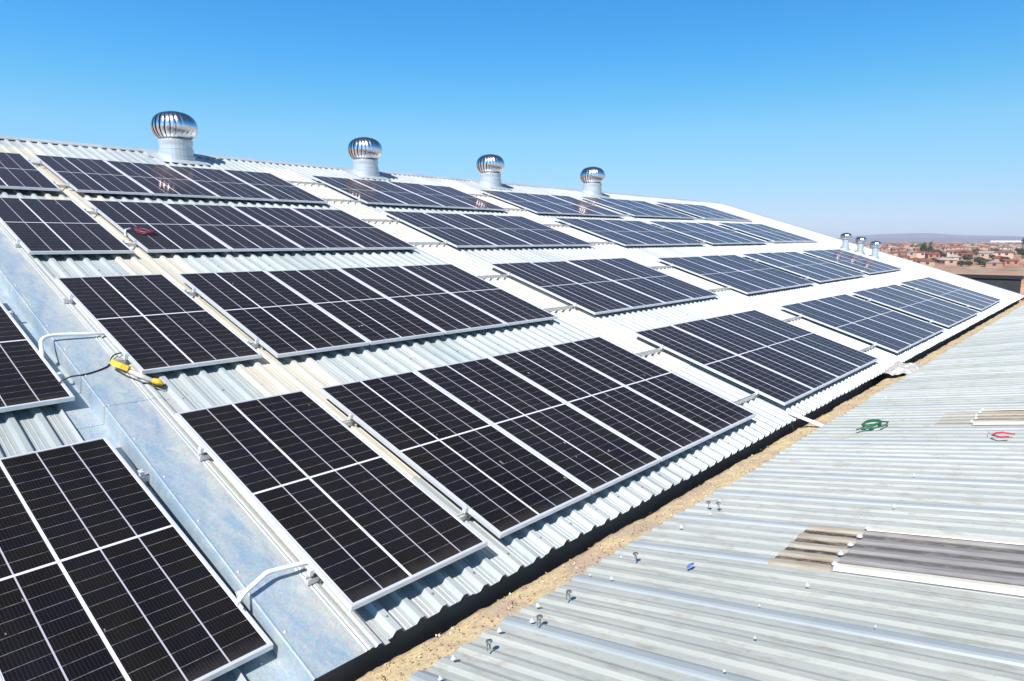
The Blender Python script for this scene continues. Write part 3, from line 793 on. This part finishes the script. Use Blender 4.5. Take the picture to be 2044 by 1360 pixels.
# flat bent cable tray at the front
def strip(pts, w, h, mat_, name):
    m = MB(); n = len(pts); V = []
    for i, p in enumerate(pts):
        for (dy, dz) in ((-w / 2, 0), (w / 2, 0), (w / 2, h), (-w / 2, h)): V.append((p[0], p[1] + dy, p[2] + dz))
    F = []
    for i in range(n - 1):
        for k in range(4):
            k2 = (k + 1) % 4; F.append((i * 4 + k, i * 4 + k2, i * 4 + 4 + k2, i * 4 + 4 + k))
    F += [(3, 2, 1, 0), tuple((n - 1) * 4 + k for k in range(4))]
    m.add(V, F); return m.build(name, mat_, None, ROOF)
tag(strip([(-0.47, 0.40, -0.075), (-0.41, 0.428, -0.045), (-0.26, 0.482, -0.022), (-0.23, 0.484, -0.020), (-0.05, 0.465, -0.032), (0.05, 0.455, -0.045)], 0.028, 0.016, M['white'], 'cable_tray'), 'white bent cable tray bridging the galvanised strip at the front', 'cable tray')
# black cable sagging across the strip
m = MB(); m.tube(arc((0.06, 3.70, -0.06), (-0.06, 3.72, -0.055), (-0.10, 3.56, -0.078), 6) + arc((-0.15, 3.50, -0.079), (-0.30, 3.40, -0.08), (-0.44, 3.40, -0.075), 8)[0:] + [(-0.50, 3.41, -0.10), (-0.56, 3.40, -0.16)], 0.0065, 6)
tag(m.build('black_cable', M['black'], None, ROOF, smooth=True), 'black cable lying across the galvanised strip between two panels', 'cable')
# yellow cartridge gun below panel corner
gun = thing('caulking_gun', 'yellow handled caulking gun beside a panel corner on the galvanised strip', 'tool', ROOF @ Matrix.Translation((-0.03, 3.43, -0.086)) @ Matrix.Rotation(R(-69), 4, 'Z'))
gb = MB()
pf = [(-0.09, 0.075), (-0.05, 0.10), (0.05, 0.095), (0.10, 0.06), (0.085, 0.02), (0.05, 0.04), (0.0, 0.05), (-0.05, 0.035), (-0.075, 0.02)]
V = [(x, -0.022, z) for x, z in pf] + [(x, 0.022, z) for x, z in pf]; n = len(pf)
gb.add(V, [tuple(range(n)), tuple(range(2 * n - 1, n - 1, -1))] + [(i, (i + 1) % n, n + (i + 1) % n, n + i)[::-1] for i in range(n)])
# lies on its side
lay = Matrix.Rotation(R(62), 4, 'X')
gb.v = [tuple(lay @ Vector(p)) for p in gb.v]
gb.build('handle', M['yellow'], gun, Matrix.Translation((0, 0, 0.03)))
gs = MB(); gs.tube([(0.08, -0.03, 0.025), (0.36, -0.02, 0.025)], 0.022, 10); gs.build('cartridge', M['bag'], gun, smooth=True)
gr = MB(); gr.tube([(-0.02, -0.075, 0.012), (0.12, -0.085, 0.008), (0.30, -0.07, 0.006), (0.34, -0.05, 0.008)], 0.007, 6); gr.build('trigger_rod', M['black'], gun, smooth=True)
gh = MB(); gh.tube([(0.355, -0.02, 0.03), (0.40, -0.01, 0.032), (0.445, 0.0, 0.024)], [0.024, 0.030, 0.012], 10); gh.build('front_cap', M['yellow'], gun, smooth=True)
gk = MB(); gk.tube([(0.35, -0.06, 0.02), (0.41, -0.055, 0.012), (0.455, -0.02, 0.01), (0.44, 0.03, 0.01)], 0.009, 6); gk.build('hook', M['black'], gun, smooth=True)
# maroon cable coil on a panel
cc = MB(); rr_ = random.Random(4)
pts = []
for i in range(110):
    a_ = i * 0.42
    rad_ = 0.085 + 0.012 * math.sin(i * 0.7) + rr_.uniform(-.006, .006)
    pts.append((rad_ * 0.85 * math.cos(a_), rad_ * 1.5 * math.sin(a_), 0.012 + 0.028 * ((i * 0.137) % 1.0) + 0.012 * math.sin(a_ * 0.5)))
cc.tube(pts, 0.007, 6)
cz = thing('cable_coil', 'coil of maroon cable lying on a panel in the third row up', 'cable', ROOF @ Matrix.Translation((1.47, 7.22, -0.004)) @ Matrix.Rotation(R(30), 4, 'Z'))
cc.build('coil', M['maroon'], cz, smooth=True)
m = MB(); m.tube([(-0.28, 0.05, -0.02), (-0.26, 0.08, 0.008), (-0.15, 0.17, 0.016), (-0.08, 0.15, 0.03)], 0.012, 8); m.build('white_tail', M['white'], cz, smooth=True)
# things on the lower roof
def on_low(X, Y_, dz=0.004): return Matrix.Translation((X, Y_, LZ0 + (-(Y_) - 0.545) * math.tan(LP) + dz)) @ Matrix.Rotation(-LP, 4, 'X')
m = MB(); pts = []
for i in range(130):
    a_ = i * 0.2
    q = 0.20 + 0.02 * math.sin(i * 0.31) + rr_.uniform(-.004, .004)
    pts.append((q * math.cos(a_), q * 0.5 * math.sin(a_), 0.012 + 0.03 * ((i * 0.043) % 1.0)))
pts += [(0.1, -0.19, 0.02), (-0.1, -0.2, 0.012), (-0.26, -0.10, 0.012), (-0.33, 0.05, 0.02), (-0.36, 0.10, 0.012)]
m.tube(pts, 0.012, 7)
tag(m.build('garden_hose', M['green'], None, on_low(6.30, -1.10) @ Matrix.Diagonal((0.85, 0.8, 0.7, 1)), smooth=True), 'coil of green hose lying on the lower roof near the gutter', 'hose')
m = MB(); m.tube([(-0.12, -0.16, 0.012), (-0.15, -0.05, 0.015), (-0.08, 0.06, 0.03), (0.0, 0.02, 0.045), (0.08, -0.06, 0.04), (0.10, -0.17, 0.012), (0.09, -0.21, 0.012)], 0.014, 8)
m.tube([(-0.02, 0.04, 0.012), (0.08, 0.12, 0.015), (0.26, 0.16, 0.012)], 0.004, 6)
tag(m.build('red_cable', M['red'], None, on_low(5.73, -2.33) @ Matrix.Scale(0.6, 4), smooth=True), 'short bent piece of red cable on the lower roof near the right edge', 'cable')
m = MB(); m.add([(-0.05, -0.02, 0.0), (0.0, -0.025, 0.012), (0.05, -0.015, 0.003), (0.055, 0.015, 0.008), (0.0, 0.02, 0.02), (-0.045, 0.015, 0.006), (0.0, 0.0, 0.03)], [(0, 1, 6, 5), (1, 2, 3, 6), (6, 3, 4), (5, 6, 4), (0, 5, 4, 3, 2, 1)])
tag(m.build('plastic_scrap', M['blue'], None, on_low(1.77, -1.19) @ Matrix.Diagonal((0.9, 0.55, 0.6, 1))), 'scrap of blue plastic on the lower grey roof', 'litter')
# white channel sticking out over the gutter
m = MB()
a_, b_ = Vector((6.50, -0.12, -0.082)), Vector((6.42, -0.70, -0.015))
for (x0, x1, z0, z1) in ((-0.03, 0.03, 0.0, 0.004), (-0.03, -0.026, 0.0042, 0.024), (0.026, 0.03, 0.0042, 0.024)):
    m.add([(p.x + x, p.y, p.z + z) for p in (a_, b_) for x in (x0, x1) for z in (z0, z1)], [(0, 1, 3, 2), (4, 6, 7, 5), (0, 4, 5, 1), (2, 3, 7, 6), (1, 5, 7, 3), (0, 2, 6, 4)])
tag(m.build('metal_channel', M['white'], None, ROOF), 'white metal channel sticking out from the eave over the gutter', 'channel')
# crumpled cement bag bridging the gutter
m = MB(); nb_ = 16
for i in range(nb_ + 1):
    for j in range(nb_ + 1):
        x, y = i / nb_, j / nb_
        e = min(1, 5 * min(x, 1 - x, y, 1 - y) + 0.15)
        m.v.append((10.65 + 1.05 * x + 0.05 * math.sin(9 * y), -0.62 + 0.50 * y + 0.04 * math.sin(7 * x + 2), -0.20 - 0.02 * y + 0.085 * e + 0.03 * math.sin(13 * x + 5 * y) * math.sin(8 * y + 3 * x) + rr_.uniform(-.012, .012)))
for i in range(nb_):
    for j in range(nb_):
        q = i * (nb_ + 1) + j
        m.f.append((q, q + nb_ + 1, q + nb_ + 2, q + 1)); m.m.append(0)
bgm = m.build('cement_bag', M['bag'])
tag(bgm, 'crumpled pale bag wedged in the gutter beneath the far eave', 'bag')

# ------------------------------------------------------------------ charcoal wall beyond the gable
sh = thing('screen_wall', 'dark charcoal wall with a black coping beyond the far gable', 'wall', Matrix.Translation((46, 6, GZ)))
m = MB(); m.box(0, 0.3, -4.75, 16, 0, 9.86); m.build('wall_panel', M['char'], sh)
m = MB(); m.box(-0.08, 0.38, -4.85, 16, 9.861, 10.06); m.build('coping', M['black'], sh)

# ------------------------------------------------------------------ township beyond
HM = {}
WALLC = [(0.36, 0.19, 0.14), (0.44, 0.29, 0.21), (0.32, 0.14, 0.09), (0.50, 0.41, 0.33)]
ROOFC = {'red': (0.27, 0.065, 0.04), 'brown': (0.20, 0.085, 0.05), 'grey': (0.27, 0.24, 0.22), 'pale': (0.42, 0.36, 0.31)}
WM = [plain('house_wall', c, 0.9, 0, 0.1, 0.6) for c in WALLC]
RM = {k: plain('house_roof', c, 0.8, 0, 0.15, 0.6) for k, c in ROOFC.items()}
WIN = plain('window_dark', (0.04, 0.04, 0.05), 0.3)
def house_mesh(rc_, wi, L, W, H, rise):
    m = MB()
    m.box(-L / 2, L / 2, -W / 2, W / 2, -3, H, 0)
    o = 0.35
    m.add([(-L / 2 - o, -W / 2 - o, H - 0.05), (L / 2 + o, -W / 2 - o, H - 0.05), (L / 2 + o, 0, H + rise), (-L / 2 - o, 0, H + rise), (-L / 2 - o, W / 2 + o, H - 0.05), (L / 2 + o, W / 2 + o, H - 0.05)],
          [(0, 1, 2, 3), (3, 2, 5, 4), (0, 3, 4), (1, 5, 2)], 1)
    for s in (-1, 1):
        for k in (-0.28, 0.25):
            m.box(k * L - 0.6, k * L + 0.6, s * W / 2 - 0.02, s * W / 2 + 0.02, 1.0, 2.1, 2)
        m.box(s * L / 2 - 0.02, s * L / 2 + 0.02, -0.7, 0.7, 1.0, 2.1, 2)
    return m.mesh('house', [WM[wi], RM[rc_], WIN])
rnd = random.Random(21)
def ground_h(x, y):
    d = math.hypot(x, y)
    return GZ + (1.6 * math.sin(x * 0.013 + y * 0.021) + 1.2 * math.sin(x * 0.031 - y * 0.017)) * min(1, max(0, (d - 120) / 300))
meshes = {k: [house_mesh(k, rnd.randrange(4), rnd.uniform(6, 11), rnd.uniform(5, 7), rnd.uniform(2.3, 2.9), rnd.uniform(0.6, 1.5)) for _ in range(3)] for k in ROOFC}
LAB = {'red': 'small township house with a red roof beyond the warehouse', 'brown': 'small township house with a brown roof beyond the warehouse',
       'grey': 'small township house with a grey tin roof beyond the warehouse', 'pale': 'small township house with a pale roof beyond the warehouse'}
def wedge(d0, d1):
    d = d0 * (d1 / d0) ** rnd.random()
    a = R(rnd.uniform(4.0, 17.5))
    return CW[0] + d * math.cos(a), CW[1] + d * math.sin(a)
placed = []
for i in range(560):
    x, y = wedge(390, 1900)
    if any(abs(x - a) < 10 and abs(y - b) < 8 for a, b in placed): continue
    if len(placed) >= 290: break
    placed.append((x, y))
    k = rnd.choice(('red', 'brown', 'brown', 'grey', 'pale', 'red'))
    h = obj('township_house', rnd.choice(meshes[k]), None, Matrix.Translation((x, y, ground_h(x, y))) @ Matrix.Rotation(rnd.choice((0, 1.57)) + rnd.gauss(0.3, 0.15), 4, 'Z'))
    tag(h, LAB[k], 'house', 'township houses with %s roofs' % k)
t = NT('scrub_foliage')
t.set(base=t.mix(t.noise(t.coord(), 0.9, 4), (0.03, 0.045, 0.02), (0.07, 0.085, 0.04)), rough=0.9)
M['leafy'] = t.mat
M['bark'] = plain('bark', (0.10, 0.07, 0.05), 0.9)
def tree_mesh(seed, h, r, tall):
    q = random.Random(seed); m = MB()
    m.tube([(0, 0, -1), (0.1, 0, h * 0.3), (0, 0.1, h * 0.6)], [0.25, 0.18, 0.08], 6, 1)
    for _ in range(420):
        th, ph_ = q.uniform(0, 6.28), math.acos(q.uniform(-1, 1)); rr2 = q.random() ** 0.45
        lump = 1 + 0.3 * math.sin(3 * th + seed) * math.sin(2 * ph_)
        c = Vector((r * rr2 * lump * math.sin(ph_) * math.cos(th), r * rr2 * lump * math.sin(ph_) * math.sin(th), h * (0.62 if not tall else 0.55) + (h * (0.38 if not tall else 0.45)) * rr2 * math.cos(ph_)))
        s = q.uniform(0.25, 0.55) * r / 3 + 0.15
        d1 = Vector((q.gauss(0, 1), q.gauss(0, 1), q.gauss(0, 1))).normalized() * s; d2 = Vector((q.gauss(0, 1), q.gauss(0, 1), q.gauss(0, 1))).normalized() * s
        m.add([c + d1, c + d2, c - d1, c - d2], [(0, 1, 2, 3)], 0)
    return m.mesh('tree', [M['leafy'], M['bark']])
TM = [tree_mesh(1, 6.0, 3.4, False), tree_mesh(2, 7.5, 4.0, False), tree_mesh(3, 5.0, 3.0, False)]
TT = [tree_mesh(5, 13, 2.2, True), tree_mesh(6, 11, 2.0, True)]
def put_tree(x, y, tall=False, sc=1.0):
    o = obj('tree', rnd.choice(TT if tall else TM), None, Matrix.Translation((x, y, ground_h(x, y))) @ Matrix.Rotation(rnd.uniform(0, 6), 4, 'Z') @ Matrix.Scale(sc, 4))
    tag(o, 'tall narrow dark tree standing above the township roofs' if tall else 'round dark bushy tree among the township houses', 'tree', 'tall trees in the township' if tall else 'bushy trees in the township')
def at(d, px):       # a spot at distance d in the direction of photo column px on the horizon
    k = (px - 1022) / 1335.75
    v = Vector((CR[2][0] + k * CR[0][0], CR[2][1] + k * CR[0][1])).normalized()
    return CW[0] + d * v.x, CW[1] + d * v.y
for _ in range(95):
    x, y = wedge(380, 1700); put_tree(x, y, False, rnd.uniform(0.35, 0.8))
for (d, px) in ((560, 1850), (560, 1856), (570, 1845), (560, 1842), (580, 1862), (560, 1932), (555, 1942), (560, 1950), (560, 1958), (565, 1968), (570, 1975), (560, 1982), (600, 1790), (590, 1800), (600, 1812), (420, 1945), (640, 1903), (650, 1912), (440, 1915), (430, 1990)):
    x, y = at(d, px); put_tree(x, y, False, rnd.uniform(0.6, 0.9))
for (d, px) in ((620, 1826), (640, 1841), (640, 1829), (1500, 2022)):
    x, y = at(d, px); put_tree(x, y, True, rnd.uniform(0.9, 1.2) * (1.6 if d > 1000 else 1))
# the far part of the township, too many to tell apart
m = MB()
for i in range(1300):
    x, y = wedge(1700, 4600)
    L, W_, H = rnd.uniform(8, 20), rnd.uniform(7, 14), rnd.uniform(3, 6)
    m.box(x - L / 2, x + L / 2, y - W_ / 2, y + W_ / 2, GZ - 2, GZ + H, rnd.choice((0, 1, 2, 3, 4)))
x, y = at(4200, 1995); m.box(x - 40, x + 40, y - 75, y + 75, GZ - 2, GZ + 13, 5)
tag(m.build('far_township', [WM[0], WM[2], RM['brown'], WM[1], M['leafy'], M['white']]), 'distant spread of low township buildings below the hills', 'township', kind='stuff')

# ------------------------------------------------------------------ haze
hz = NT('haze_air')
hz.t.nodes.remove(hz.b)
pv = hz.n('ShaderNodeVolumePrincipled')
pv.inputs['Color'].default_value = (0.84, 0.91, 1.0, 1)
pv.inputs['Density'].default_value = 0.00011
outn = [n_ for n_ in hz.t.nodes if n_.type == 'OUTPUT_MATERIAL'][0]
hz.l(pv.outputs[0], outn.inputs['Volume'])
m = MB(); m.box(-400, 14500, -9500, 9500, GZ - 12, 140)
hzo = m.build('haze', hz.mat)
tag(hzo, kind='stuff')
